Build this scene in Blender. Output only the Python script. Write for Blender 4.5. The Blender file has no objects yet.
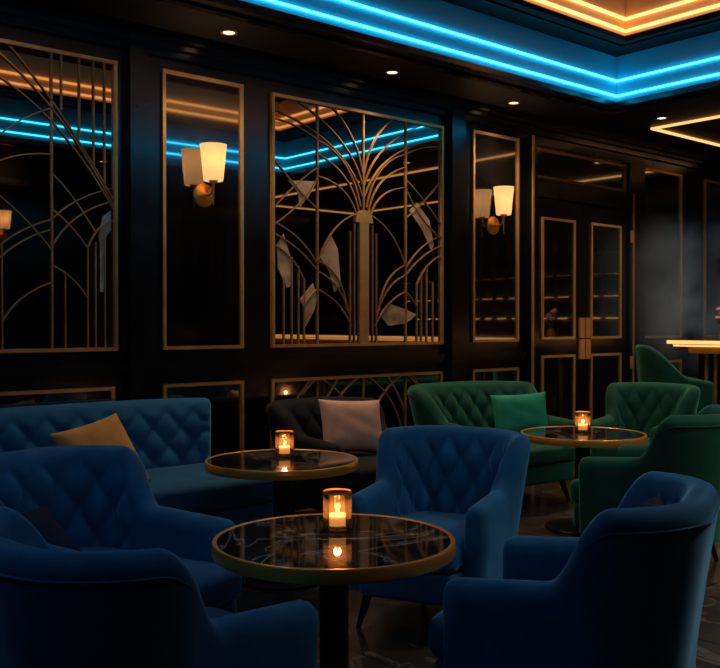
import bpy, bmesh, math, random
from mathutils import Vector, Matrix, Euler
random.seed(7)
PI = math.pi
C = bpy.context.scene.collection
scene = bpy.context.scene

# ------------------------------------------------------------------ camera frame (room axes: +X along the panelled wall, +Y towards it)
CAM_H = 1.33
VA = math.atan2(1080, 920)                 # angle between the view and the panelled wall
CF, SF = math.cos(VA), math.sin(VA)
def F(l, d):
    """room position of a spot l metres to the right and d metres ahead of the viewer's feet"""
    return (CF*d + SF*l, SF*d - CF*l)

# ------------------------------------------------------------------ materials
def mat(name):
    m = bpy.data.materials.new(name); m.use_nodes = True
    nt = m.node_tree
    return m, nt, nt.nodes['Principled BSDF']
def noise(nt, scale, detail=4, vec=None, dist=0.0):
    n = nt.nodes.new('ShaderNodeTexNoise'); n.inputs['Scale'].default_value = scale
    n.inputs['Detail'].default_value = detail; n.inputs['Distortion'].default_value = dist
    if vec is None:
        tc = nt.nodes.new('ShaderNodeTexCoord'); vec = tc.outputs['Object']
    nt.links.new(vec, n.inputs['Vector'])
    return n
def ramp(nt, src, stops):
    r = nt.nodes.new('ShaderNodeValToRGB'); e = r.color_ramp.elements
    while len(e) < len(stops): e.new(0.5)
    for el, (p, c) in zip(e, stops): el.position = p; el.color = (*c, 1)
    nt.links.new(src, r.inputs['Fac']); return r
def bump(nt, src, b, strength, dist=0.01):
    n = nt.nodes.new('ShaderNodeBump'); n.inputs['Strength'].default_value = strength
    n.inputs['Distance'].default_value = dist
    nt.links.new(src, n.inputs['Height']); nt.links.new(n.outputs['Normal'], b.inputs['Normal'])
def plain(name, col, rough=0.5, metal=0.0, spec=0.5):
    m, nt, b = mat(name)
    b.inputs['Base Color'].default_value = (*col, 1); b.inputs['Roughness'].default_value = rough
    b.inputs['Metallic'].default_value = metal; b.inputs['Specular IOR Level'].default_value = spec
    return m, nt, b
def velvet(name, c0, c1, sheen, stint):
    m, nt, b = plain(name, c0, 0.75, 0, 0.15)
    n = noise(nt, 9, 5)
    r = ramp(nt, n.outputs['Fac'], [(0.35, c0), (0.7, c1)])
    nt.links.new(r.outputs['Color'], b.inputs['Base Color'])
    b.inputs['Sheen Weight'].default_value = sheen; b.inputs['Sheen Roughness'].default_value = 0.35
    b.inputs['Sheen Tint'].default_value = (*stint, 1)
    f = noise(nt, 420, 2); bump(nt, f.outputs['Fac'], b, 0.12, 0.002)
    return m
def emit(name, col, s):
    m = bpy.data.materials.new(name); m.use_nodes = True; nt = m.node_tree
    nt.nodes.clear()
    o = nt.nodes.new('ShaderNodeOutputMaterial'); e = nt.nodes.new('ShaderNodeEmission')
    e.inputs['Color'].default_value = (*col, 1); e.inputs['Strength'].default_value = s
    nt.links.new(e.outputs[0], o.inputs['Surface']); return m

M = {}
M['blue'] = velvet('blue_velvet', (0.012, 0.095, 0.215), (0.020, 0.135, 0.29), 0.9, (0.25, 0.62, 1.0))
M['green'] = velvet('green_velvet', (0.006, 0.058, 0.036), (0.011, 0.085, 0.054), 0.5, (0.3, 0.9, 0.6))
M['black_fabric'] = velvet('black_velvet', (0.008, 0.008, 0.010), (0.014, 0.013, 0.015), 0.12, (0.5, 0.5, 0.55))
M['tan'] = velvet('tan_cloth', (0.62, 0.28, 0.075), (0.74, 0.36, 0.11), 0.15, (1, 0.8, 0.5))
M['pink'] = velvet('rose_satin', (0.72, 0.38, 0.26), (0.82, 0.47, 0.33), 0.2, (1, 0.8, 0.7))
M['emerald'] = velvet('emerald_satin', (0.015, 0.24, 0.15), (0.03, 0.34, 0.22), 0.25, (0.5, 1, 0.8))
M['navy'] = velvet('navy_cloth', (0.003, 0.010, 0.030), (0.006, 0.016, 0.05), 0.0, (0.5, 0.6, 1))

m, nt, b = plain('lacquer', (0.0045, 0.0045, 0.006), 0.22, 0, 0.55)
n = noise(nt, 3, 6); r = ramp(nt, n.outputs['Fac'], [(0.3, (0.17,)*3), (0.75, (0.30,)*3)])
nt.links.new(r.outputs['Color'], b.inputs['Roughness']); M['lacquer'] = m
m, nt, b = plain('ebony_panel', (0.008, 0.006, 0.006), 0.10, 0, 0.8)
tc = nt.nodes.new('ShaderNodeTexCoord'); mp = nt.nodes.new('ShaderNodeMapping'); mp.inputs['Scale'].default_value = (14, 14, 0.7)
nt.links.new(tc.outputs['Object'], mp.inputs['Vector'])
n = noise(nt, 2.0, 6, mp.outputs['Vector'], 0.6)
r = ramp(nt, n.outputs['Fac'], [(0.35, (0.004, 0.0035, 0.004)), (0.62, (0.007, 0.005, 0.005)), (0.75, (0.018, 0.009, 0.006))])
nt.links.new(r.outputs['Color'], b.inputs['Base Color']); b.inputs['Coat Weight'].default_value = 1.0; b.inputs['Coat Roughness'].default_value = 0.03
b.inputs['Coat IOR'].default_value = 2.3
M['panel'] = m
M['mirror'] = plain('smoked_mirror', (0.26, 0.23, 0.20), 0.015, 1.0)[0]
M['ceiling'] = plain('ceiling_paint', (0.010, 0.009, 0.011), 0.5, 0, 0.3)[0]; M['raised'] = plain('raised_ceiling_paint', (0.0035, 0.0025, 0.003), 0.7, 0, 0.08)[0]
M['cove'] = plain('cove_panel', (0.08, 0.32, 0.42), 0.5, 0, 0.3)[0]  # teal tint carries the blue glow of the strips in the panel colour
M['cove_gold_glow'] = plain('cove_gold_glow', (0.85, 0.56, 0.26), 0.5, 0, 0.3)[0]  # amber glow of the golden strips put into the panel colour
m, nt, b = plain('brass', (0.55, 0.33, 0.14), 0.38, 0.6)
n = noise(nt, 6, 5); r = ramp(nt, n.outputs['Fac'], [(0.3, (0.68, 0.33, 0.10)), (0.7, (0.90, 0.48, 0.16))])
nt.links.new(r.outputs['Color'], b.inputs['Base Color']); M['brass'] = m
M['bright_brass'] = plain('polished_brass', (1.0, 0.42, 0.07), 0.32, 0.65)[0]
m, nt, b = plain('aged_brass', (0.30, 0.18, 0.09), 0.45, 0.45)
n = noise(nt, 5, 5); r = ramp(nt, n.outputs['Fac'], [(0.3, (0.34, 0.16, 0.055)), (0.7, (0.55, 0.29, 0.11))])
nt.links.new(r.outputs['Color'], b.inputs['Base Color']); M['aged_brass'] = m
m, nt, b = plain('leaf_inlay', (0.32, 0.2, 0.11), 0.45, 0.3)
n = noise(nt, 7, 6); r = ramp(nt, n.outputs['Fac'], [(0.3, (0.35, 0.19, 0.09)), (0.55, (0.7, 0.44, 0.24)), (0.8, (0.9, 0.66, 0.42))])
nt.links.new(r.outputs['Color'], b.inputs['Base Color']); M['inlay'] = m
m, nt, b = plain('pearl_inlay', (0.5, 0.48, 0.46), 0.4, 0.2)
n = noise(nt, 9, 5); r = ramp(nt, n.outputs['Fac'], [(0.3, (0.2, 0.18, 0.17)), (0.7, (0.6, 0.58, 0.56))])
nt.links.new(r.outputs['Color'], b.inputs['Base Color']); M['pearl'] = m
M['wood'] = plain('dark_wood', (0.012, 0.007, 0.005), 0.3)[0]
M['black_metal'] = plain('black_metal', (0.012, 0.010, 0.010), 0.35, 0.6)[0]

def marble(name, base, mid, vein, rough, scale, tile=None):
    m, nt, b = plain(name, base, rough, 0, 0.6)
    tc = nt.nodes.new('ShaderNodeTexCoord')
    n1 = noise(nt, scale, 8, tc.outputs['Object'], 1.2)
    r1 = ramp(nt, n1.outputs['Fac'], [(0.32, base), (0.68, mid)])
    n2 = noise(nt, scale*0.6, 6, tc.outputs['Object'], 1.8)
    r2 = ramp(nt, n2.outputs['Fac'], [(0.475, (0, 0, 0)), (0.5, (1, 1, 1)), (0.525, (0, 0, 0))])
    mx = nt.nodes.new('ShaderNodeMix'); mx.data_type = 'RGBA'
    nt.links.new(r2.outputs['Color'], mx.inputs['Factor']); nt.links.new(r1.outputs['Color'], mx.inputs['A'])
    mx.inputs['B'].default_value = (*vein, 1); out = mx.outputs['Result']
    if tile:
        br = nt.nodes.new('ShaderNodeTexBrick'); br.offset = 0
        br.inputs['Scale'].default_value = 1.0; br.inputs['Brick Width'].default_value = tile; br.inputs['Row Height'].default_value = tile
        br.inputs['Mortar Size'].default_value = 0.006
        nt.links.new(tc.outputs['Object'], br.inputs['Vector'])
        m2 = nt.nodes.new('ShaderNodeMix'); m2.data_type = 'RGBA'
        nt.links.new(br.outputs['Fac'], m2.inputs['Factor']); nt.links.new(out, m2.inputs['A']); m2.inputs['B'].default_value = (0.006, 0.004, 0.003, 1)
        out = m2.outputs['Result']
    nt.links.new(out, b.inputs['Base Color'])
    return m
M['marble'] = marble('black_marble', (0.010, 0.009, 0.009), (0.022, 0.019, 0.018), (0.20, 0.18, 0.17), 0.05, 3.2)
M['floor'] = marble('floor_marble', (0.030, 0.020, 0.015), (0.060, 0.042, 0.032), (0.12, 0.09, 0.07), 0.22, 2.2, 0.6)
M['counter'] = marble('counter_stone', (0.05, 0.035, 0.02), (0.09, 0.06, 0.035), (0.2, 0.14, 0.08), 0.12, 4)
M['blue_led'] = emit('blue_led', (0.024, 0.56, 1.0), 12.5)
M['gold_led'] = emit('gold_led', (1.0, 0.42, 0.12), 2.8)
M['warm_led'] = emit('warm_led', (1.0, 0.47, 0.14), 1.5)
M['lamp'] = emit('lamp_lens', (1.0, 0.66, 0.34), 3.0)
M['flame'] = emit('flame', (1.0, 0.50, 0.14), 7.0)
M['wax'] = plain('wax', (0.85, 0.62, 0.36), 0.5)[0]
M['wax'].node_tree.nodes['Principled BSDF'].inputs['Emission Color'].default_value = (1.0, 0.5, 0.16, 1)
M['wax'].node_tree.nodes['Principled BSDF'].inputs['Emission Strength'].default_value = 0.7  # flame light inside the wax, set as emission of the wax itself
# clear amber tumbler glass: transparent body with a fresnel gloss
m = bpy.data.materials.new('amber_glass'); m.use_nodes = True; nt = m.node_tree; nt.nodes.clear()
o = nt.nodes.new('ShaderNodeOutputMaterial'); t = nt.nodes.new('ShaderNodeBsdfTransparent'); g = nt.nodes.new('ShaderNodeBsdfGlossy')
d = nt.nodes.new('ShaderNodeBsdfTranslucent'); d.inputs['Color'].default_value = (0.8, 0.45, 0.22, 1)
t.inputs['Color'].default_value = (0.92, 0.80, 0.66, 1); g.inputs['Roughness'].default_value = 0.05
fr = nt.nodes.new('ShaderNodeFresnel'); fr.inputs['IOR'].default_value = 1.5
m1 = nt.nodes.new('ShaderNodeMixShader'); m2 = nt.nodes.new('ShaderNodeMixShader'); m1.inputs[0].default_value = 0.10
nt.links.new(t.outputs[0], m1.inputs[1]); nt.links.new(d.outputs[0], m1.inputs[2])
nt.links.new(fr.outputs[0], m2.inputs[0]); nt.links.new(m1.outputs[0], m2.inputs[1]); nt.links.new(g.outputs[0], m2.inputs[2])
nt.links.new(m2.outputs[0], o.inputs['Surface']); M['glass'] = m
# opal lamp shade, lit from the bulb inside
m = bpy.data.materials.new('opal_glass'); m.use_nodes = True; nt = m.node_tree; nt.nodes.clear()
o = nt.nodes.new('ShaderNodeOutputMaterial'); t = nt.nodes.new('ShaderNodeBsdfTranslucent'); d = nt.nodes.new('ShaderNodeBsdfDiffuse')
e = nt.nodes.new('ShaderNodeEmission'); e.inputs['Color'].default_value = (1, 0.56, 0.24, 1); e.inputs['Strength'].default_value = 0.6
t.inputs['Color'].default_value = (.36, .27, .17, 1); d.inputs['Color'].default_value = (0.4, 0.3, 0.2, 1)
m1 = nt.nodes.new('ShaderNodeMixShader'); m1.inputs[0].default_value = 0.25; a = nt.nodes.new('ShaderNodeAddShader')
nt.links.new(t.outputs[0], m1.inputs[1]); nt.links.new(d.outputs[0], m1.inputs[2]); nt.links.new(m1.outputs[0], a.inputs[0]); nt.links.new(e.outputs[0], a.inputs[1])
nt.links.new(a.outputs[0], o.inputs['Surface']); M['shade'] = m
M['petal'] = plain('pink_petal', (0.6, 0.32, 0.30), 0.6)[0]
M['leaf'] = plain('leaf', (0.05, 0.12, 0.03), 0.5)[0]
M['bottle'] = plain('amber_bottle', (0.25, 0.11, 0.03), 0.12, 0, 0.8)[0]
M['bottle_dark'] = plain('dark_bottle', (0.02, 0.05, 0.02), 0.12, 0, 0.8)[0]

# ------------------------------------------------------------------ mesh builder
class MB:
    def __init__(s): s.v = []; s.f = []
    def add(s, vs, fs):
        k = len(s.v); s.v += [tuple(p) for p in vs]; s.f += [tuple(i+k for i in q) for q in fs]; return s
    def box(s, x0, x1, y0, y1, z0, z1):
        return s.add([(x0,y0,z0),(x1,y0,z0),(x1,y1,z0),(x0,y1,z0),(x0,y0,z1),(x1,y0,z1),(x1,y1,z1),(x0,y1,z1)],
                     [(3,2,1,0),(4,5,6,7),(0,1,5,4),(1,2,6,5),(2,3,7,6),(3,0,4,7)])
    def rings(s, rs, cap0=True, cap1=True, closed=False):
        n = len(rs[0]); vs = [p for r in rs for p in r]; fs = []
        m = len(rs)
        for i in range(m if closed else m-1):
            a, b2 = i*n, ((i+1) % m)*n
            for j in range(n):
                k = (j+1) % n
                fs.append((a+j, a+k, b2+k, b2+j))
        if not closed:
            if cap0: fs.append(tuple(reversed(range(n))))
            if cap1: fs.append(tuple((m-1)*n+j for j in range(n)))
        return s.add(vs, fs)
    def lathe(s, prof, n=48, loc=(0,0,0), caps=True):
        rs = [[(loc[0]+r*math.cos(2*PI*j/n), loc[1]+r*math.sin(2*PI*j/n), loc[2]+z) for j in range(n)] for r, z in prof]
        return s.rings(rs, caps, caps)
    def torus_prof(s, prof, n=64, loc=(0,0,0)):
        """closed profile (r, z) revolved into a ring"""
        rs = []
        for j in range(n):
            a = 2*PI*j/n
            rs.append([(loc[0]+r*math.cos(a), loc[1]+r*math.sin(a), loc[2]+z) for r, z in prof])
        return s.rings(rs, closed=True)
    def tube(s, pts, r, n=8, rr=None):
        pts = [Vector(p) for p in pts]; rs = []
        up = None
        for i, p in enumerate(pts):
            t = (pts[min(i+1, len(pts)-1)] - pts[max(i-1, 0)]).normalized()
            if up is None:
                up = Vector((0,0,1)) if abs(t.z) < 0.9 else Vector((1,0,0))
            a = t.cross(up).normalized(); up = a.cross(t).normalized()
            q = rr[i] if rr else r
            rs.append([p + q*(math.cos(2*PI*j/n)*a + math.sin(2*PI*j/n)*up) for j in range(n)])
        return s.rings(rs)
    def strip(s, pts, w, y0, y1):
        """flat bar of width w along a polyline in the x-z plane, between depths y0 and y1"""
        pts = [Vector((p[0], p[1])) for p in pts]; rs = []
        for i, p in enumerate(pts):
            t = (pts[min(i+1, len(pts)-1)] - pts[max(i-1, 0)]).normalized(); nn = Vector((-t.y, t.x))*w/2
            a, b2 = p+nn, p-nn
            rs.append([(a.x, y0, a.y), (b2.x, y0, b2.y), (b2.x, y1, b2.y), (a.x, y1, a.y)])
        return s.rings(rs)
    def frame(s, x0, x1, z0, z1, w, y0, y1):
        o_ = [(x0,z0),(x1,z0),(x1,z1),(x0,z1)]; i_ = [(x0+w,z0+w),(x1-w,z0+w),(x1-w,z1-w),(x0+w,z1-w)]
        rs = [[(o_[k][0], y0, o_[k][1]), (i_[k][0], y0, i_[k][1]), (i_[k][0], y1, i_[k][1]), (o_[k][0], y1, o_[k][1])] for k in range(4)]
        return s.rings(rs, closed=True)
    def build(s, name, material, parent=None, angle=40, flip=False):
        me = bpy.data.meshes.new(name); me.from_pydata(s.v, [], s.f); me.update()
        bm = bmesh.new(); bm.from_mesh(me); bmesh.ops.recalc_face_normals(bm, faces=bm.faces)
        bm.to_mesh(me); bm.free()
        me.materials.append(material)
        for p in me.polygons: p.use_smooth = True
        me.set_sharp_from_angle(angle=math.radians(angle))
        o = bpy.data.objects.new(name, me); C.objects.link(o)
        if parent: o.parent = parent
        return o

def tag(o, label=None, cat=None, group=None, kind=None):
    if label: o['label'] = label
    if cat: o['category'] = cat
    if group: o['group'] = group
    if kind: o['kind'] = kind
    return o
def empty(name, label, cat, loc=(0,0,0), rz=0, group=None):
    o = bpy.data.objects.new(name, None); C.objects.link(o); o.empty_display_size = 0.1
    o.location = loc; o.rotation_euler = (0, 0, rz); return tag(o, label, cat, group)
def struct(mb, name, m, parent=None, angle=30):
    o = mb.build(name, m, parent, angle)
    if parent is None: o['kind'] = 'structure'
    return o
def copy_tree(o, loc=None, rz=None, label=None, parent=None):
    c = o.copy(); C.objects.link(c)
    if parent: c.parent = parent
    for ch in list(o.children):
        copy_tree(ch, parent=c)
    if loc is not None: c.location = loc
    if rz is not None: c.rotation_euler = (0, 0, rz)
    if label: c['label'] = label
    return c
def light(kind, name, loc, energy, col, **kw):
    d_ = bpy.data.lights.new(name, kind); d_.energy = energy; d_.color = col
    for k, v in kw.items(): setattr(d_, k, v)
    o = bpy.data.objects.new(name, d_); C.objects.link(o); o.location = loc; return o

# ================================================================== ROOM
WY = 5.30                                    # face of the panelled wall
X0, X1, Y0 = -2.6, 10.9, -1.8
ZC = 3.18                                    # underside of the lower ceiling
struct(MB().box(X0-.1, X1+.1, Y0-.1, WY+.1, -0.1, 0), 'floor', M['floor'])
wall = struct(MB().box(X0-.1, X1+.1, WY, WY+.1, 0, 4.1), 'wall_back', M['lacquer'])
struct(MB().box(X0-.1, X1+.1, Y0-.1, Y0, 0, 4.1), 'wall_front', M['lacquer'])
struct(MB().box(X0-.1, X0, Y0, WY, 0, 4.1), 'wall_left', M['lacquer'])
struct(MB().box(X1, X1+.1, Y0, WY, 0, 4.1), 'wall_right', M['lacquer'])
# tray ceiling: soffit ring, blue cove, second ring, gold cove, top
TX0, TX1, TY0, TY1 = -1.2, 6.75, 1.22, 4.56       # edge of the blue cove
GX0, GX1, GY0, GY1 = -0.85, 6.42, 1.55, 4.26      # edge of the gold cove
Z2, Z3 = 3.60, 3.98
def ring(mb, a, b2, z0, z1):
    """flat slab between an outer and an inner rectangle"""
    (ax0, ax1, ay0, ay1), (bx0, bx1, by0, by1) = a, b2
    o_ = [(ax0,ay0),(ax1,ay0),(ax1,ay1),(ax0,ay1)]; i_ = [(bx0,by0),(bx1,by0),(bx1,by1),(bx0,by1)]
    rs = [[(*o_[k], z0), (*i_[k], z0), (*i_[k], z1), (*o_[k], z1)] for k in range(4)]
    return mb.rings(rs, closed=True)
room = (X0, X1, Y0, WY)
T = (TX0, TX1, TY0, TY1); G = (GX0, GX1, GY0, GY1)
def grow(r, e): return (r[0]-e, r[1]+e, r[2]-e, r[3]+e)
cl = struct(ring(MB(), room, T, ZC, ZC+.04), 'ceiling', M['ceiling'])
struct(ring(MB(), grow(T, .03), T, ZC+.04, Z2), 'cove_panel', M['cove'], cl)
struct(ring(MB(), grow(T, .03), G, Z2, Z2+.04), 'raised_ceiling', M['raised'], cl)
struct(ring(MB(), grow(G, .03), G, Z2+.04, Z3), 'cove_panel', M['cove_gold_glow'], cl)
struct(MB().box(GX0-.03, GX1+.03, GY0-.03, GY1+.03, Z3, Z3+.04), 'raised_ceiling', M['raised'], cl)
# mouldings of the ceiling
m_ = MB(); ring(m_, grow(T, .0), grow(T, -.03), ZC-.012, ZC+.028); ring(m_, grow(T, .16), grow(T, .10), ZC-.02, ZC)
struct(m_, 'trim_1', M['lacquer'])
m_ = MB(); ring(m_, grow(G, .0), grow(G, -.025), Z2-.012, Z2+.022); ring(m_, grow(G, .12), grow(G, .08), Z2-.012, Z2)
struct(m_, 'trim_2', M['raised'])
# cornice along the panelled wall
m_ = MB(); m_.box(X0, X1, WY-.10, WY, ZC-.06, ZC); m_.box(X0, X1, WY-.065, WY, ZC-.10, ZC-.06); m_.box(X0, X1, WY-.035, WY, ZC-.15, ZC-.10)
struct(m_, 'trim_3', M['lacquer'])
m_ = MB(); m_.box(X0, 6.46, WY-.035, WY, 1.035, 1.085); m_.box(X0, 6.46, WY-.022, WY, 1.01, 1.035); m_.box(8.26, X1, WY-.035, WY, 1.035, 1.085)
struct(m_, 'trim_4', M['lacquer'])                                  # chair rail
struct(MB().box(X0, 6.46, WY-.025, WY, 0, .14).box(8.26, X1, WY-.025, WY, 0, .14), 'baseboard_back', M['lacquer'])
# pilasters
k = 5
for x0, x1 in ((2.60, 2.72), (5.44, 5.60)):
    p_ = MB().box(x0, x1, WY-.075, WY, 0, ZC-.0)
    struct(p_, 'trim_%d' % k, M['lacquer']); k += 1
# brass edged panels of the wall
FW = .022
def panel(x0, x1, z0, z1, num, face='panel', fr='brass'):
    o = struct(MB().frame(x0, x1, z0, z1, FW, WY-.022, WY), 'trim_%d' % num, M[fr])
    if face:
        struct(MB().box(x0+FW, x1-FW, WY-.006, WY-.0005, z0+FW, z1-FW), 'panel', M[face], o)
    return o
ZT, ZB = 2.955, 1.165
for x0, x1, z0, z1, fc in ((2.85, 3.46, ZB, ZT, 'panel'), (5.75, 6.345, ZB+.01, ZT+.01, 'panel'), (2.85, 3.46, .26, .945, 'panel'),
                       (5.75, 6.345, .26, .945, 'panel'), (1.0, 2.52, .26, .945, 'panel'), (3.69, 5.387, .26, .945, 'panel'),
                       (8.293, 9.038, ZB+.02, 2.93, 'panel'), (9.514, 10.3, ZB+.02, 2.93, 'panel'), (8.293, 9.038, .26, .945, 'panel'), (9.514, 10.3, .26, .945, 'panel')):
    panel(x0, x1, z0, z1, k, fc); k += 1
# deco lines inside the low panel under the big mirror
def bez(p0, p1, p2, n=14):
    return [((1-t)**2*p0[0]+2*t*(1-t)*p1[0]+t*t*p2[0], (1-t)**2*p0[1]+2*t*(1-t)*p1[1]+t*t*p2[1]) for t in [i/n for i in range(n+1)]]
cx = 4.5385
m_ = MB(); yy = (WY-.018, WY-.006)
def L(mb, x0, pts, w=.012): mb.strip([(x0+a, z) for a, z in pts], w, *yy)
L(m_, cx, [(0, .28), (0, .935)], .018)
for s_ in (-1, 1):
    L(m_, cx, bez((s_*.82, .32), (s_*.74, .70), (s_*.50, .93))); L(m_, cx, bez((s_*.44, .28), (s_*.40, .75), (s_*.04, .93)))
    L(m_, cx, bez((s_*.06, .55), (s_*.14, .80), (s_*.40, .93))); L(m_, cx, [(s_*.44, .28), (s_*.44, .93)], .010)
    L(m_, cx, bez((s_*.82, .62), (s_*.62, .80), (s_*.46, .93))); L(m_, cx, bez((s_*.44, .62), (s_*.36, .80), (s_*.24, .93)))
o = m_.build('trim_%d' % k, M['aged_brass']); o['kind'] = 'structure'; k += 1

# ------------------------------------------------------------------ double door with transom
door = empty('door_1', None, None, (7.249, WY, 0)); door['kind'] = 'structure'
dx = 7.249
def D(mb, name, m): return mb.build(name, M[m], door, 30)
cs = MB(); 
for a, b2 in ((6.455-dx, 6.53-dx), (7.985-dx, 8.25-dx)): cs.box(a, b2, -.07, -.001, 0, 3.0)
cs.box(6.53-dx, 7.985-dx, -.07, -.001, 2.93, 3.0); cs.box(6.53-dx, 7.985-dx, -.075, -.001, 2.47, 2.63)
D(cs, 'door_casing', 'lacquer')
D(MB().box(6.455-dx, 6.475-dx, -.085, -.07, .0, 3.0), 'casing_bead', 'brass'); D(MB().box(8.03-dx, 8.05-dx, -.08, -.07, .0, 2.63), 'casing_bead', 'aged_brass')
D(MB().box(6.53-dx, 7.985-dx, -.02, -.001, 2.63, 2.93), 'transom', 'panel')
D(MB().frame(6.545-dx, 7.97-dx, 2.645, 2.915, .025, -.035, -.02), 'transom_frame', 'aged_brass')
for a, b2, pa, pb in ((6.535, 7.245, 6.62, 7.11), (7.253, 7.98, 7.355, 7.855)):
    lf = D(MB().box(a-dx, b2-dx, -.045, -.001, 0.01, 2.465), 'door_leaf', 'lacquer')
    for z0, z1 in ((1.19, 2.295), (.2, 1.045)):
        fr_ = MB().frame(pa-dx, pb-dx, z0, z1, .022, -.062, -.045).build('panel_frame', M['brass'], lf, 30)
        MB().box(pa-dx+.022, pb-dx-.022, -.05, -.0455, z0+.022, z1-.022).build('panel', M['panel'], lf, 30)
    hx = 7.175 if a < 7 else 7.265
    for z0, z1 in ((1.00, 1.185), (1.20, 1.39)):
        h_ = MB().box(hx-dx, hx+.075-dx, -.068, -.045, z0, z1).build('door_handle', M['brass'], lf, 30)
for z in (.95, 2.2):
    D(MB().box(7.99-dx, 8.025-dx, -.082, -.068, z-.06, z+.06), 'hinge', 'brass')

# ================================================================== LED STRIPS
def led_loop(name, rect, z, r, m, label):
    mb = MB(); ring(mb, grow(rect, -.004), grow(rect, -.004-r), z-r/2, z+r/2)
    return tag(mb.build(name, M[m]), label, 'light strip')
led_loop('light_strip', T, 3.264, .0115, 'blue_led', 'lower of the two cyan blue light strips in the ceiling cove')
led_loop('light_strip', T, 3.392, .0115, 'blue_led', 'upper of the two cyan blue light strips in the ceiling cove')
led_loop('light_strip', G, 3.672, .020, 'gold_led', 'lower of the two golden light strips in the topmost ceiling cove')
led_loop('light_strip', G, 3.768, .020, 'gold_led', 'upper of the two golden light strips in the topmost ceiling cove')
mb = MB(); ring(mb, (7.72, 9.9, -1.2, 4.84), (7.745, 9.875, -1.175, 4.815), ZC-.02, ZC-.0005)
tag(mb.build('light_strip', M['warm_led']), 'pointed corner of warm white light strip on dark ceiling above the bar', 'light strip')

# ================================================================== DOWNLIGHTS
dl = empty('downlight', 'x', 'downlight', (0,0,ZC), 0, 'recessed downlights along the ceiling edge')
MB().torus_prof([(.038,-.0005),(.056,-.0005),(.056,-.006),(.045,-.010),(.038,-.006)], 32).build('trim_ring', M['aged_brass'], dl)
MB().lathe([(.038,-.001),(.038,-.004),(.02,-.006)], 24).build('lens', M['lamp'], dl)
spots = [((3.16, 4.99), 'recessed downlight in the ceiling above the narrow panel with the nearer wall lamp'),
         ((4.57, 5.0), 'recessed downlight in the ceiling above the big arched mirror'),
         ((5.97, 5.03), 'recessed downlight in the ceiling above the wall lamp beside the doors'),
         ((7.42, 4.54), 'recessed downlight beside the tip of the warm light strip')]
for i, ((x, y), lb) in enumerate(spots):
    o = dl if i == 0 else copy_tree(dl)
    o.location = (x, y, ZC); o['label'] = lb
    sp = light('SPOT', 'downlight_beam', (x, y, ZC-.02), (42, 62, 62, 62)[i], (1, .72, .42), spot_size=math.radians(110), spot_blend=.8, shadow_soft_size=.04)

# more of these fittings out of view, added to light the seats and haze
for x, y, pw in ((3.16, .72, 20), (4.57, .72, 140), (5.97, .72, 90), (1.75, 4.99, 8), (7.25, 2.9, 70), (7.25, 1.4, 70), (8.9, 4.3, 55)):
    o = copy_tree(dl, (x, y, ZC), None, 'added recessed downlight out of view, lighting the seats and haze')
    light('SPOT', 'downlight_beam', (x, y, ZC-.02), pw, (1, .90, .76), spot_size=math.radians(120), spot_blend=.8, shadow_soft_size=.05)

# ================================================================== MIRRORS
def mirror(xl, w, label):
    root = empty('mirror', label, 'mirror', (xl+w/2, WY, ZB), 0, 'wall mirrors with brass tracery')
    h = ZT-ZB-.015
    MB().frame(-w/2, w/2, 0, h, .022, -.030, -.0005).build('frame', M['brass'], root)
    MB().box(-w/2+.022, w/2-.022, -.008, -.0005, .022, h-.022).build('mirror_glass', M['mirror'], root)
    return root, h
YB = (-.020, -.0085)
def S(mb, pts, w=.011): mb.strip(pts, w, *YB)
# arched fountain mirror
mr, h = mirror(3.69, 1.697, 'big wall mirror with brass fountain tracery between narrow panel and black pilaster')
t_ = MB()
for s_ in (-1, 1):
    S(t_, [(s_*.44, .02), (s_*.44, h-.02)], .012)
    for a, zt in ((.09, .92), (.13, .86)): S(t_, [(s_*a, .02), (s_*a, zt)], .007)
    # fountain fronds
    for p0, p1, p2 in (((.008, 1.30), (.06, 1.58), (.30, h-.02)), ((.010, 1.22), (.12, 1.55), (.60, h-.03)),
                       ((.012, 1.13), (.17, 1.53), (.825, h-.11)), ((.03, 1.05), (.12, 1.42), (.44, 1.50)),
                       ((.05, 1.02), (.12, 1.30), (.44, 1.40)), ((.07, .98), (.14, 1.20), (.44, 1.24)),
                       ((.44, 1.50), (.64, 1.60), (.825, 1.60)),
                       # great pointed arch and its followers
                       ((.05, 1.0), (.32, .92), (.44, .60)), ((.16, .02+.25), (.20, .55), (.44, .63)),
                       ((.44, .60), (.58, .80), (.825, .88)), ((.44, .55), (.60, .72), (.825, .80)),
                       ((.13, .22), (.22, .48), (.44, .55)), ((.12, .15), (.22, .34), (.44, .42)),
                       ((.44, 1.30), (.60, 1.20), (.825, .98)), ((.44, 1.00), (.60, 1.10), (.825, 1.32)),
                       ((.44, 1.24), (.52, 1.05), (.825, .86)), ((.56, .48), (.66, .66), (.825, .72)),
                       ((.44, .42), (.50, .38), (.56, .30))):
        S(t_, bez((s_*p0[0], p0[1]), (s_*p1[0], p1[1]), (s_*p2[0], p2[1])), .0075)
    for a, zt in ((.56, .48), (.61, .58), (.67, .64), (.74, .50)): S(t_, [(s_*a, .02), (s_*a, zt)], .007)
S(t_, [(0, 1.0), (0, h-.02)], .013)
t_.build('tracery', M['aged_brass'], mr)
cc = MB(); cc.box(-.045, .045, -.026, -.0085, .022, .93)
cc.rings([[(.085*math.cos(a), y, .93+.095*math.sin(a)) for a in [PI*i/16 for i in range(17)]] for y in (-.028, -.0085)])
cc.build('column', M['brass'], mr)
def inlay(pts, root, m='inlay'):
    MB().rings([[(x, y, z) for x, z in pts] for y in (-.013, -.0085)]).build('inlay', M[m], root, 30)
inlay([(-.80,.72),(-.74,.80),(-.66,.58),(-.67,.44),(-.71,.42),(-.79,.56)], mr)
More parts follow.
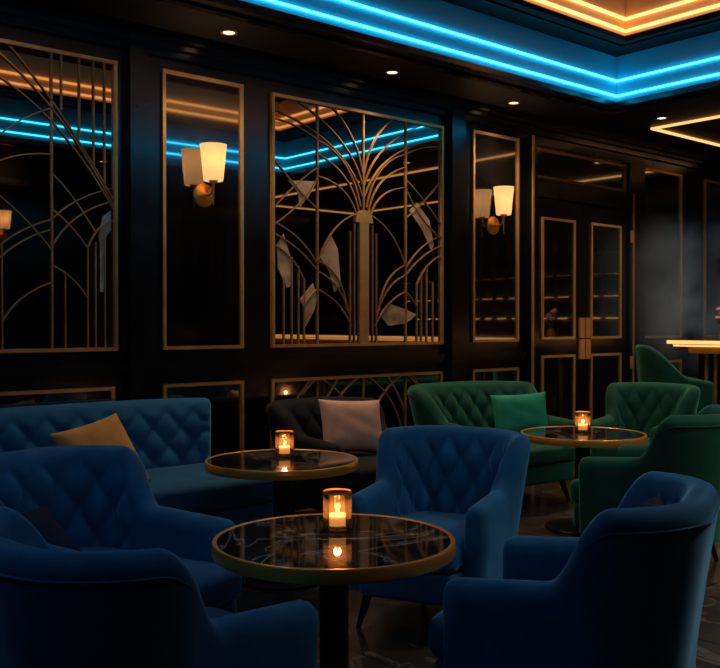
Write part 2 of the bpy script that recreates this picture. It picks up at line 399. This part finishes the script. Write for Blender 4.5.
inlay([(-.42,.66),(-.32,.83),(-.25,.72),(-.22,.45),(-.28,.40),(-.33,.55)], mr)
inlay([(-.60,.34),(-.48,.46),(-.44,.36),(-.47,.26),(-.55,.14),(-.55,.27)], mr)
inlay([(-.70,1.18),(-.44,1.20),(-.52,1.08),(-.60,1.0),(-.61,1.10)], mr)
inlay([(.48,1.06),(.56,1.13),(.70,1.0),(.75,.80),(.72,.76),(.62,.92)], mr)
inlay([(.16,.24),(.28,.32),(.44,.28),(.56,.24),(.44,.17),(.26,.15)], mr)
# arc mirror at the end of the wall
mr2, h = mirror(.84, 1.697, 'wall mirror with crossing brass arcs beside the tan cushion sofa, cut by the picture edge')
t_ = MB()
for s_ in (-1, 1):
    S(t_, [(s_*.44, .02), (s_*.44, h-.02)], .012)
    for a, zb in ((.50, 1.43), (.61, 1.27), (.70, 1.10), (.77, .98)): S(t_, [(s_*a, zb), (s_*a, h-.02)], .009)
    for p0, p1, p2 in (((.20, h-.03), (.52, 1.42), (.83, .92)), ((.05, h-.02), (.50, 1.48), (.83, .88)), ((.05, 1.60), (.48, 1.44), (.83, .86)),
                       ((.0, 1.02), (.12, 1.30), (.44, 1.43)), ((.0, .98), (.15, 1.15), (.44, 1.16)),
                       ((.44, 1.05), (.57, .94), (.71, .72)), ((.0, .98), (.22, .86), (.44, .60)),
                       ((.0, .44), (.14, .68), (.44, .78)), ((.0, .38), (.18, .64), (.44, .72)), ((.44, .78), (.58, .93), (.83, 1.0)),
                       ((.44, .62), (.56, .84), (.83, .92)), ((.66, .62), (.72, .78), (.83, .80)),
                       ((.44, .51), (.57, .46), (.66, .32)), ((.15, .18), (.24, .34), (.44, .41)), ((.44, .84), (.56, .76), (.66, .62))):
        S(t_, bez((s_*p0[0], p0[1]), (s_*p1[0], p1[1]), (s_*p2[0], p2[1])), .0075)
    for a, zt in ((.15, .62), (.05, .52), (.52, .46), (.66, .62), (.71, .66), (.77, .74)): S(t_, [(s_*a, .02), (s_*a, zt)], .007)
t_.build('tracery', M['aged_brass'], mr2)
inlay([(.73,.70),(.76,.82),(.81,.86),(.81,.74),(.765,.68),(.765,.36),(.74,.36),(.74,.66)], mr2, 'pearl')

# ================================================================== WALL LAMPS
sc = empty('wall_lamp', 'x', 'wall lamp', (0,0,0), 0, 'brass wall lamps with opal glass shades')
def ylathe(mb, prof, z0, n=32):
    rs = [[(r*math.cos(2*PI*j/n), -y, z0+r*math.sin(2*PI*j/n)) for j in range(n)] for r, y in prof]
    return mb.rings(rs)
bpz = -.215
ylathe(MB(), [(.084,.0065),(.084,.016),(.070,.024),(.03,.028),(.022,.034)], bpz).build('back_plate', M['bright_brass'], sc)
a_ = MB().tube([(0,-.03,bpz),(0,-.08,bpz-.005),(0,-.115,bpz+.005),(0,-.135,bpz+.03),(0,-.14,bpz+.07)], .010, 10)
a_.lathe([(.012,-.15),(.018,-.145),(.03,-.132),(.034,-.124),(.02,-.122)], 24, (0,-.14,0))
a_.build('arm', M['brass'], sc)
MB().tube([(0,-.14,-.135),(0,-.14,-.30)], .006, 8, [.008,.004]).build('drop_rod', M['brass'], sc)
MB().torus_prof([(.064,-.128),(.070,-.120),(.093,.118),(.096,.128),(.090,.128),(.086,.118),(.064,-.118),(.058,-.122)], 40, (0,-.14,0)).build('lamp_shade', M['shade'], sc)
MB().lathe([(.004,-.122),(.018,-.11),(.028,-.04),(.030,0),(.022,.03),(.004,.045)], 20, (0,-.14,0)).build('bulb', M['lamp'], sc)
lamps = [((3.155, 2.375), 'brass wall lamp with glowing opal shade on the narrow panel between two mirrors'),
         ((6.01, 2.375), 'smaller looking brass wall lamp with glowing shade beside the double doors')]
for i, ((x, z), lb) in enumerate(lamps):
    o = sc if i == 0 else copy_tree(sc)
    o.location = (x, WY, z); o['label'] = lb; o.scale = (.92, .92, .92)
    light('POINT', 'lamp_glow', (x, WY-.14, z+.02), 10, (1, .62, .30), shadow_soft_size=.04)
o = copy_tree(sc, (4.3, Y0, 2.70), PI, 'brass wall lamp on the opposite wall, seen glowing in the mirror at the picture edge')
light('POINT', 'lamp_glow', (4.3, Y0+.14, 2.72), 10, (1, .62, .30), shadow_soft_size=.04)

# ================================================================== UPHOLSTERED SEATS
def sm(t): t = max(0, min(1, t)); return t*t*(3-2*t)
class Tub:
    """U shaped upholstered shell: armrests that sweep up into a tufted backrest (front is -Y)"""
    def __init__(s, W, Dp, r=.26, ha=.62, hb=.86, th=.115, zb=.18, lean=.08, du=.078, dz=.115, seat=.45, taper=.05, amp=.028, sweep=1.0):
        s.__dict__.update(locals()); s.hw = W/2-th/2; s.yb = Dp/2-th/2; s.yf = -Dp/2+.07
        s.L1 = s.yb-r-s.yf; s.A = PI/2*r; s.L2 = 2*(s.hw-r); s.Stot = 2*s.L1+2*s.A+s.L2
        s.dA = s.L2/2+s.A*(.80 if sweep == 1 else .3); s.dB = s.L2/2+s.A*1.0+(.12 if sweep == 1 else .04*sweep)
    def pos(s, q):
        hw, yb, r = s.hw, s.yb, s.r
        d = q-s.Stot/2; sg = 1 if d >= 0 else -1; a = abs(d)
        if a <= s.L2/2: x, y, nx, ny = a, yb, 0, 1
        elif a <= s.L2/2+s.A:
            t = (a-s.L2/2)/r; x, y, nx, ny = hw-r+r*math.sin(t), yb-r+r*math.cos(t), math.sin(t), math.cos(t)
        else: x, y, nx, ny = hw, yb-r-(a-s.L2/2-s.A), 1, 0
        return sg*x, y, sg*nx, ny, d
    def back(s, d): return 1-sm((abs(d)-s.dA)/(s.dB-s.dA))
    def height(s, d):
        a = abs(d); b = s.back(d)
        fr = max(0, (a-s.dB)/(s.Stot/2-s.dB))
        return s.ha-.02*fr + (s.hb-s.ha+.015*math.cos(min(1, a/max(s.dB, .01))*PI/2))*b
    def profile(s, q, inset=0.0, fwd=0.0):
        x, y, nx, ny, d = s.pos(q); h = s.height(d)-inset; bk = s.back(d)
        th = s.th; rt = th/2-inset
        pts = []
        zb = s.zb
        for i in range(9): pts.append((rt, zb+(h-rt-zb)*i/8, 0))
        for i in range(1, 9):
            a = PI*i/9; pts.append((rt*math.cos(a), h-rt+rt*math.sin(a), 0))
        NI = 34
        for i in range(NI+1): pts.append((-rt, h-rt-(h-rt-zb)*i/NI, 1))
        out = []
        for off, z, inn in pts:
            off += s.lean*bk*max(0, (z-.35)/.5)**1.15 + s.taper*(z-s.zb)/.5*.5 - s.taper*.5*(1-0)
            if s.amp and z > s.seat-.1 and off < .2:
                f = 0
                if inn or off < s.lean*bk*max(0, (z-.35)/.5)**1.15:
                    w = sm((h-.03-z)/.10)*sm((s.dB-.02-abs(d))/.12)*sm((z-s.seat+.08)/.05)
                    u, v = d/s.du, (z-s.seat-.03)/s.dz
                    p, qq = (u+v)/2, (u-v)/2
                    f = (abs(math.sin(PI*p))*abs(math.sin(PI*qq)))**.45
                    off -= w*s.amp*(f-.25)
            out.append((x+nx*off-(0), y+ny*off, z))
        if fwd:
            tx, ty = (ny, -nx) if d >= 0 else (-ny, nx)
            out = [(a+tx*fwd, b2+ty*fwd, c) for a, b2, c in out]
        return out
    def mesh(s, q0, q1, n, round0=False, round1=False):
        rs = []
        ends = [(.055*(1-math.cos(t)), .055*math.sin(t)) for t in [PI/2*i/5 for i in range(6)]]
        if round0:
            for ins, fw in reversed(ends[1:]): rs.append(s.profile(q0, ins*.8, fw*.9))
        for i in range(n+1): rs.append(s.profile(q0+(q1-q0)*i/n))
        if round1:
            for ins, fw in ends[1:]: rs.append(s.profile(q1, ins*.8, fw*.9))
        return MB().rings(rs)
    def outline(s, e=.0, front=.0, rf=.05):
        """plan outline of the space inside the shell, e metres away from its inner face"""
        w = s.hw-s.th/2-e; yb = s.yb-s.th/2-e; yf = s.yf-front; r = max(.05, s.r-s.th/2-e)
        pts = []
        for cx_, cy_, rr, a0 in ((w-r, yb-r, r, 0), (-w+r, yb-r, r, PI/2), (-w+rf, yf+rf, rf, PI), (w-rf, yf+rf, rf, 1.5*PI)):
            for i in range(9):
                a = a0+PI/2*i/8; pts.append((cx_+rr*math.cos(a), cy_+rr*math.sin(a)))
        return pts
def slab(pts, z0, z1, er, crown=0.0):
    """soft edged slab of a convex plan outline"""
    n = len(pts); cx_ = sum(p[0] for p in pts)/n; cy_ = sum(p[1] for p in pts)/n
    nr = []
    for i in range(n):
        a, b2 = pts[i-1], pts[(i+1) % n]; t = Vector((b2[0]-a[0], b2[1]-a[1])); t = t.normalized() if t.length > 0 else Vector((1,0))
        nr.append((t.y, -t.x))
    def R(ins, z): return [(p[0]-q[0]*ins, p[1]-q[1]*ins, z) for p, q in zip(pts, nr)]
    rs = []
    base = R(er, z0)
    rs.append([(cx_+(p[0]-cx_)*.5, cy_+(p[1]-cy_)*.5, z0) for p in base])
    for i in range(6):
        a = PI/2*i/5; rs.append(R(er*(1-math.sin(a)), z0+er*(1-math.cos(a))))
    for i in range(6):
        a = PI/2*i/5; rs.append(R(er*(1-math.cos(a)), z1-er*(1-math.sin(a))))
    top = R(er, z1)
    for f in (.9, .78, .6, .4, .2, .05):
        rs.append([(cx_+(p[0]-cx_)*f, cy_+(p[1]-cy_)*f, z1+crown*(1-f*f)) for p in top])
    return MB().rings(rs)
def leg_mesh(x, y, h, sx, sy):
    return MB().tube([(x, y, h), (x+sx*.02, y+sy*.02, h*.5), (x+sx*.045, y+sy*.045, 0)], .02, 10, [.026, .020, .012])
def armchair(name, label, cat, fabric, group, t=None, **kw):
    t = t or Tub(**kw)
    root = empty(name, label, cat, (0,0,0), 0, group)
    S_ = t.Stot; qa = S_/2-t.dB-.03; qb = S_/2+t.dB+.03
    MBs = t.mesh
    bk = MBs(qa, qb, 150).build('backrest', M[fabric], root, 60)
    MBs(0, qa, 16, round0=True).build('armrest', M[fabric], root, 60)
    MBs(qb, S_, 16, round1=True).build('armrest', M[fabric], root, 60)
    # welt along the outer edge of the back
    pts = []
    for i in range(61):
        q = S_/2+(t.dB-.13)*(i/30-1); x, y, nx, ny, d = t.pos(q); hh = t.height(d); z = hh-t.th/2
        off = t.th/2+t.lean*t.back(d)*max(0, (z-.35)/.5)**1.15+t.taper*((z-t.zb)-.5)
        pts.append((x+nx*off, y+ny*off, z))
    MB().tube(pts, .004, 6, [.0045*min(1, (30-abs(i-30))/4+.05) for i in range(61)]).build('piping', M[fabric], bk)
    # tufting buttons
    if t.amp:
        btn = MB().lathe([(.002,.006),(.008,.005),(.011,.001),(.011,-.002)], 12); proto = None
        for i in range(-24, 25):
            for j in range(0, 5):
                if (i+j) % 2: continue
                d = i*t.du; z = t.seat+.03+j*t.dz
                if abs(d) > t.dB-.10 or z > t.height(d)-.09 or z < t.seat+.05: continue
                x, y, nx, ny, _ = t.pos(S_/2+d)
                off = -t.th/2+t.lean*t.back(d)*max(0, (z-.35)/.5)**1.15+t.taper*((z-t.zb)-.5)+t.amp*.25
                if proto is None: proto = o = btn.build('button', M[fabric], bk)
                else: o = proto.copy(); C.objects.link(o)
                o.location = (x+nx*off, y+ny*off, z)
                o.rotation_euler = Vector((-nx, -ny, .15)).to_track_quat('Z', 'Y').to_euler()
    slab(t.outline(.004, .125, .05), t.zb-.0, t.seat-.132, .02).build('seat_base', M[fabric], root, 60)
    slab(t.outline(.004, .15, .06), t.seat-.13, t.seat, .045, .018).build('seat_cushion', M[fabric], root, 60)
    for sx in (-1, 1):
        leg_mesh(sx*(t.hw-.06), t.yf+.03, t.zb+.01, sx, -1).build('leg', M['wood'], root)
        leg_mesh(sx*(t.hw-.16), t.yb-.10, t.zb+.01, sx, 1).build('leg', M['wood'], root)
    return root
def face(fx, fy): return math.atan2(fx, -fy)
def camdir(l, d): return (CF*d+SF*l, SF*d-CF*l)
def place(o, l, d, fl, fd):
    x, y = F(l, d); fx, fy = camdir(fl, fd)
    o.location = (x, y, 0); o.rotation_euler = (0, 0, face(fx, fy)); return o

GB = 'blue velvet armchairs round the near table'
chair = armchair('armchair', 'x', 'armchair', 'blue', GB, W=.76, Dp=.75, r=.22, lean=.065, hb=.84, amp=.04, taper=.03)
A = place(chair, -1.00, 3.42, .88, -.47); A.scale = (1.04, 1.14, .965); A['label'] = 'blue tufted armchair with a dark cushion, in front of the tan cushion sofa'
Bc = place(copy_tree(chair), -.60, 2.44, .66, .75); Bc.scale = (.95, 1.02, .975); Bc['label'] = 'blue armchair seen from behind at the bottom corner, nearest of all chairs'
Cc = place(copy_tree(chair), .66, 2.78, -.90, .44); Cc.scale = (.9, .9, 1); Cc['label'] = 'blue armchair with its back turned, in front of the green chairs'
Dc = place(copy_tree(chair), .36, 4.15, -.45, -.89); Dc.scale = (.87, .9, .975); Dc['label'] = 'blue tufted armchair facing us across the near marble table'

# ---- blue sofa along the wall
t = Tub(W=1.75, Dp=.85, r=.24, ha=.70, hb=.85, lean=.04, du=.095, dz=.105, amp=.038)
sofa = empty('sofa', 'long blue tufted sofa with a tan cushion, against the panelled wall', 'sofa', (2.31, 4.78, 0))
S_ = t.Stot; qa = S_/2-t.dB-.03; qe = S_/2+t.L2/2+t.A*.40
t_d = t.dB
bm_ = t.mesh(qa, qe, 180, round1=True)
# soft rounded end of the back
ends = [(.05*(1-math.cos(a)), .05*math.sin(a)) for a in [PI/2*i/5 for i in range(6)]]
bk = bm_.build('backrest', M['blue'], sofa, 60)
t.mesh(0, qa, 16, round0=True).build('armrest', M['blue'], sofa, 60)
proto = None
for i in range(-24, 25):
    for j in range(0, 5):
        if (i+j) % 2: continue
        d = i*t.du; z = t.seat+.03+j*t.dz
        if abs(d) > t.dB-.12 or z > t.height(d)-.09 or z < t.seat+.05 or d > qe-S_/2-.06: continue
        x, y, nx, ny, _ = t.pos(S_/2+d)
        off = -t.th/2+t.lean*t.back(d)*max(0, (z-.35)/.5)**1.15+t.taper*((z-t.zb)-.5)+t.amp*.25
        if proto is None: proto = o = MB().lathe([(.002,.006),(.008,.005),(.011,.001),(.011,-.002)], 12).build('button', M['blue'], bk)
        else: o = proto.copy(); C.objects.link(o)
        o.location = (x+nx*off, y+ny*off, z); o.rotation_euler = Vector((-nx, -ny, .15)).to_track_quat('Z', 'Y').to_euler()
def rrect(x0, x1, y0, y1, r):
    pts = []
    for cx_, cy_, a0 in ((x1-r, y1-r, 0), (x0+r, y1-r, PI/2), (x0+r, y0+r, PI), (x1-r, y0+r, 1.5*PI)):
        for i in range(9): pts.append((cx_+r*math.cos(a0+PI/2*i/8), cy_+r*math.sin(a0+PI/2*i/8)))
    return pts
slab(rrect(-.80, .84, -.41, .30, .05), .10, .30, .02).build('seat_base', M['blue'], sofa, 60)
slab(rrect(-.765, .86, -.44, .29, .09), .305, .46, .05, .02).build('seat_cushion', M['blue'], sofa, 60)
for x, y in ((-.74,-.34),(.76,-.34),(-.74,.26),(.76,.26)): leg_mesh(x, y, .11, 0, 0).build('leg', M['wood'], sofa)

# ---- dark armchair against the wall
e_ = armchair('armchair', 'black velvet armchair with a dusty pink cushion, under the big mirror', 'armchair', 'black_fabric', None, W=.82, Dp=.80, hb=.80)
e_.location = (3.87, 4.72, 0)
# ---- green seats
GG = 'green velvet seats round the far table'
g1 = armchair('loveseat', 'green tufted loveseat with an emerald cushion, against the panelled wall', 'sofa', 'green', None, W=1.12, Dp=.80, ha=.63, hb=.86, r=.30, du=.08, amp=.034)
g1.location = (5.22, 4.62, 0); g1.rotation_euler = (0, 0, -.06)
g = armchair('armchair', 'x', 'armchair', 'green', GG, W=.74, Dp=.74, r=.22, hb=.855)
G2 = g; place(G2, 2.13, 6.95, -.70, -.70); G2['label'] = 'green armchair facing us behind the far table, near the double doors'
G3 = place(copy_tree(g), 1.68, 5.14, -.82, .57); G2.scale = (.86, .9, 1); G3['label'] = 'green armchair with its back turned, at the near side of the far table'

# ---- bar chair at the counter
bc = empty('bar_chair', 'tall green bar chair with sloping arms drawn up to the glowing bar', 'bar chair')
t = Tub(W=.56, Dp=.58, r=.20, ha=.86, hb=1.13, th=.07, zb=.60, lean=.03, seat=.74, taper=.02, amp=0, sweep=3.5)
S_ = t.Stot; qa = S_/2-t.dB-.02; qb = S_/2+t.dB+.02
t.mesh(qa, qb, 80).build('backrest', M['green'], bc, 60)
t.mesh(0, qa, 12, round0=True).build('armrest', M['green'], bc, 60); t.mesh(qb, S_, 12, round1=True).build('armrest', M['green'], bc, 60)
slab(t.outline(.003, .03, .06), .60, .74, .04, .015).build('seat_cushion', M['green'], bc, 60)
for sx in (-1, 1):
    for sy in (-1, 1):
        MB().tube([(sx*.19, sy*.19, .61), (sx*.25, sy*.25, 0)], .014, 10, [.018, .012]).build('leg', M['wood'], bc)
fr_ = MB()
q = .225
fr_.tube([(-q,-q,.22),(q,-q,.22)], .009).tube([(q,-q,.22),(q,q,.22)], .009).tube([(q,q,.22),(-q,q,.22)], .009).tube([(-q,q,.22),(-q,-q,.22)], .009)
fr_.build('foot_rail', M['brass'], bc)
bc.location = (7.46, 4.42, 0); bc.rotation_euler = (0, 0, face(*camdir(1, -.12)))

# ================================================================== CUSHIONS
def cushion(name, label, w, h, th, m, loc, rot, pinch=.06):
    n = 24; mb = MB(); V1 = []; V2 = []
    for i in range(n+1):
        for j in range(n+1):
            u, v = -1+2*i/n, -1+2*j/n
            x = u*w/2*(1-pinch*(1-v*v)); z = v*h/2*(1-pinch*(1-u*u))
            tt = th/2*(max(0, (1-u**4)*(1-v**4)))**.55
            wr = .004*math.sin(7*u+3*v)*math.cos(5*v-2*u)*(1-u*u)*(1-v*v)
            V1.append((x, -tt-.003+wr, z)); V2.append((x, tt+.003+wr, z))
    fs = []; K = (n+1)**2
    idx = lambda i, j: i*(n+1)+j
    for i in range(n):
        for j in range(n):
            fs.append((idx(i,j), idx(i+1,j), idx(i+1,j+1), idx(i,j+1))); fs.append(tuple(K+k_ for k_ in (idx(i,j), idx(i,j+1), idx(i+1,j+1), idx(i+1,j))))
    rim = [idx(i,0) for i in range(n)]+[idx(n,j) for j in range(n)]+[idx(i,n) for i in range(n,0,-1)]+[idx(0,j) for j in range(n,0,-1)]
    for a, b2 in zip(rim, rim[1:]+rim[:1]): fs.append((a, K+a, K+b2, b2))
    mb.add(V1+V2, fs)
    o = mb.build(name, M[m], None, 70); o.location = loc; o.rotation_euler = rot
    return tag(o, label, 'cushion')
cushion('cushion', 'tan cushion leaning askew on the long blue sofa', .43, .42, .14, 'tan', (2.10, 4.56, .625), (math.radians(-30), math.radians(-10), math.radians(14)))
cushion('cushion', 'dusty pink cushion on the black armchair', .46, .36, .14, 'pink', (3.90, 4.66, .655), (math.radians(-18), math.radians(3), math.radians(-12)))
cushion('cushion', 'shiny emerald cushion on the green loveseat', .44, .34, .14, 'emerald', (5.50, 4.56, .63), (math.radians(-14), math.radians(-3), math.radians(-32)))
ca = face(*camdir(.80, -.60))
x, y = F(-1.20, 3.24); cushion('cushion', 'dark navy cushion lying on the blue armchair in front of the sofa', .40, .30, .12, 'navy', (x, y, .525), (math.radians(-52), math.radians(-8), ca))
x, y = F(.81, 2.74); cushion('cushion', 'dark navy cushion behind the back of the turned blue armchair', .40, .36, .13, 'navy', (x, y, .60), (math.radians(-18), math.radians(8), face(*camdir(-.90, .44))))

# ================================================================== TABLES
TH = .62
tb = empty('cocktail_table', 'x', 'table', (0,0,0), 0, 'round marble tables with brass rims')
MB().lathe([(.05,TH-.034),(.384,TH-.034),(.384,TH),(.02,TH)], 96).build('table_top', M['marble'], tb, 30)
MB().torus_prof([(.385,TH-.042),(.398,TH-.042),(.400,TH-.038),(.400,TH-.001),(.398,TH+.002),(.387,TH+.002),(.385,TH)], 96).build('rim', M['bright_brass'], tb, 50)
MB().lathe([(.05,TH-.075),(.20,TH-.065),(.20,TH-.036),(.06,TH-.0355)], 64).build('support_disc', M['aged_brass'], tb, 30)
MB().lathe([(.048,.03),(.048,TH-.07)], 40).build('pedestal', M['black_metal'], tb, 30)
MB().lathe([(.05,.035),(.10,.030),(.235,.018),(.24,.012),(.24,0),(.05,0)], 64).build('foot_plate', M['black_metal'], tb, 30)
tabs = [((-.086, 3.04), 'round marble table with brass rim nearest to us, between the blue armchairs'),
        ((-.408, 4.81), 'round marble table with brass rim in front of the long blue sofa'),
        ((1.45, 5.98), 'round marble table with brass rim between the green seats')]
for i, ((l, d), lb) in enumerate(tabs):
    o = tb if i == 0 else copy_tree(tb)
    x, y = F(l, d); o.location = (x, y, 0); o['label'] = lb; o.rotation_euler = (0, 0, i*2.1+.4)

# ---- candles
cd = empty('candle_holder', 'x', 'candle holder', (0,0,0), 0, 'glass candle holders on the tables')
MB().torus_prof([(.0455,.004),(.0465,.0),(.047,.11),(.0455,.113),(.044,.11),(.0425,.014),(.001,.012),(.001,.002)][:6]+[(.002,.012),(.002,.0)], 40).build('glass', M['glass'], cd, 50)
MB().torus_prof([(.0442,.108),(.0478,.108),(.0478,.114),(.0442,.114)], 40).build('lit_rim', M['bright_brass'], cd)  # golden candlelight on the glass edge, made as a brass ring
MB().lathe([(.003,.0145),(.038,.0145),(.040,.018),(.040,.040),(.036,.043),(.004,.040)], 32).build('candle', M['wax'], cd)
MB().lathe([(.001,.041),(.005,.045),(.007,.051),(.005,.060),(.0008,.070)], 16).build('flame', M['flame'], cd)
for i, ((l, d), lb) in enumerate([((-.078, 3.17), 'lit candle in a glass on the marble table nearest to us'),
                             ((-.405, 4.93), 'lit candle in a glass on the table by the long blue sofa'),
                             ((1.46, 6.02), 'lit candle in a glass on the table between the green seats')]):
    o = cd if i == 0 else copy_tree(cd)
    x, y = F(l, d); o.location = (x, y, TH+.0025); o['label'] = lb; o.scale = (1.06, 1.06, 1.16)
    light('POINT', 'candle_glow', (x, y, TH+.075), 1.3, (1, .55, .22), shadow_soft_size=.012)

# ================================================================== BAR
bar = empty('bar_counter', 'bar counter with glowing golden edge and brass posts near the smoky panels', 'bar counter', (7.78, 4.68, 0))
BL = -5.6
MB().box(0, .75, BL, 0, 1.14, 1.185).build('countertop', M['counter'], bar)
mb = MB().box(-.012, 0, BL, .012, 1.146, 1.178).box(0, .75, 0, .012, 1.146, 1.178)
mb.box(.012, .030, BL, -.04, 1.122, 1.1395)  # second strip under the top, added to brighten the apron
tag(mb.build('light_edge', M['warm_led'], bar), 'glowing golden edge strip, with an added strip under it')
MB().box(.07, .70, BL, -.16, 1.06, 1.139).build('apron', M['bright_brass'], bar)
MB().box(.36, .68, BL, -.1, 0, 1.06).build('front_panel', M['lacquer'], bar)
for i in range(6):
    for dy in (0, .09):
        MB().lathe([(.018,0),(.018,1.06)], 16, (.22, -.26-dy-i*1.0, 0)).build('post', M['brass'], bar)
fl = empty('vase', 'small vase with pink blossoms standing on the bar at the picture edge', 'vase', (8.02, 4.27, 1.185))
MB().lathe([(.02,.0),(.035,.01),(.04,.05),(.025,.09),(.03,.10)], 20).build('vase_body', M['bright_brass'], fl)
b_ = MB()
for i in range(9):
    a = i*2.4; rr = .02+.035*random.random(); z = .19+.10*random.random()
    b_.lathe([(.002,-.028),(.022,-.018),(.034,.0),(.026,.02),(.006,.026)], 10, (rr*math.cos(a), rr*math.sin(a), z))
b_.build('blossom', M['petal'], fl)
l_ = MB()
for i in range(7):
    a = i*.9; l_.tube([(0,0,.09),(.02*math.cos(a),.02*math.sin(a),.15),(.07*math.cos(a),.07*math.sin(a),.17+.02*(i%2))], .008, 6, [.003,.012,.002])
l_.build('leaves', M['leaf'], fl)
# back bar, which shows as rows of lights in the glossy panels
bb = empty('back_bar', 'lit back bar shelving, seen only as reflections in the wall panels', 'shelf', (10.5, 1.2, 0))
MB().box(.30, .36, -2.2, 2.2, 0, 2.7).build('back_board', M['lacquer'], bb)
zs = (1.40, 1.70, 2.0, 2.33)
for z in zs:
    MB().box(-.02, .30, -2.2, 2.2, z-.03, z).build('shelf_board', M['wood'], bb)
    MB().box(.27, .295, -2.2, 2.2, z+.0, z+.02).build('shelf_light', M['warm_led'], bb)
MB().box(-.05, .36, -2.25, 2.25, 0, 1.0).build('cabinet', M['wood'], bb)
kinds = []
for j, (pf, mm) in enumerate((([(.01,0),(.04,0),(.04,.15),(.015,.20),(.015,.25),(.008,.25)], 'bottle'), ([(.01,0),(.036,0),(.036,.17),(.013,.21),(.013,.27),(.008,.27)], 'bottle_dark'),
                              ([(.01,0),(.046,0),(.046,.11),(.017,.15),(.017,.21),(.008,.21)], 'bottle'))):
    kinds.append((pf, mm))
protos = [None]*3
for z in zs:
    for i in range(16):
        j = random.randrange(3)
        if protos[j] is None: o = protos[j] = MB().lathe(kinds[j][0], 14).build('bottle', M[kinds[j][1]])
        else: o = protos[j].copy(); C.objects.link(o)
        o.location = (10.5+.12, 1.2-2.0+i*.26+random.uniform(-.05, .05), z+.0005)
        tag(o, 'liquor bottle on the lit shelves behind the bar', 'bottle', 'bottles on the lit shelves behind the bar')

# ================================================================== HAZE by the far panels
hz = MB().box(7.7, 10.85, 4.85, 5.2, .75, 2.45).build('haze', bpy.data.materials.new('haze'))
tag(hz, 'thin grey smoke drifting in front of the dark panels beside the doors', 'smoke', None, 'stuff')
m = hz.data.materials[0]; m.use_nodes = True; nt = m.node_tree; nt.nodes.clear()
o = nt.nodes.new('ShaderNodeOutputMaterial'); v = nt.nodes.new('ShaderNodeVolumePrincipled')
tc = nt.nodes.new('ShaderNodeTexCoord')
n = noise(nt, 1.3, 5, tc.outputs['Object'], .6)
r = ramp(nt, n.outputs['Fac'], [(0.40, (0, 0, 0)), (0.75, (1, 1, 1))])
# fades out towards the box's faces
sp = nt.nodes.new('ShaderNodeSeparateXYZ'); nt.links.new(tc.outputs['Generated'], sp.inputs[0])
def mth(op, a, b2=None):
    q = nt.nodes.new('ShaderNodeMath'); q.operation = op
    for i, s_ in enumerate((a, b2)):
        if s_ is None: continue
        if isinstance(s_, (int, float)): q.inputs[i].default_value = s_
        else: nt.links.new(s_, q.inputs[i])
    return q.outputs[0]
den = r.outputs['Color']
for ax in 'XYZ':
    s_ = sp.outputs[ax]; den = mth('MULTIPLY', den, mth('MULTIPLY', mth('MULTIPLY', s_, mth('SUBTRACT', 1, s_)), 4))
den = mth('MULTIPLY', den, 4.5)
v.inputs['Color'].default_value = (.60, .75, 1, 1); nt.links.new(den, v.inputs['Density'])
nt.links.new(v.outputs[0], o.inputs['Volume'])

# ================================================================== LIGHT, CAMERA
w = bpy.data.worlds.new('World'); scene.world = w; w.use_nodes = True
w.node_tree.nodes['Background'].inputs[0].default_value = (.02, .03, .05, 1); w.node_tree.nodes['Background'].inputs[1].default_value = .1
cam = bpy.data.cameras.new('camera'); cam.sensor_width = 36; cam.lens = 920/720*36; cam.clip_start = .05
co = bpy.data.objects.new('camera', cam); C.objects.link(co); co.location = (0, 0, CAM_H)
pitch = math.atan(10/920)
co.rotation_euler = (PI/2-pitch, 0, VA-PI/2)
scene.camera = co
scene.view_settings.view_transform = 'Standard'; scene.view_settings.look = 'None'; scene.view_settings.gamma = 1
scene.view_settings.exposure = 0.12
scene.view_settings.use_curve_mapping = False
scene.cycles.use_denoising = True
scene.cycles.max_bounces = 8; scene.cycles.sample_clamp_indirect = 4
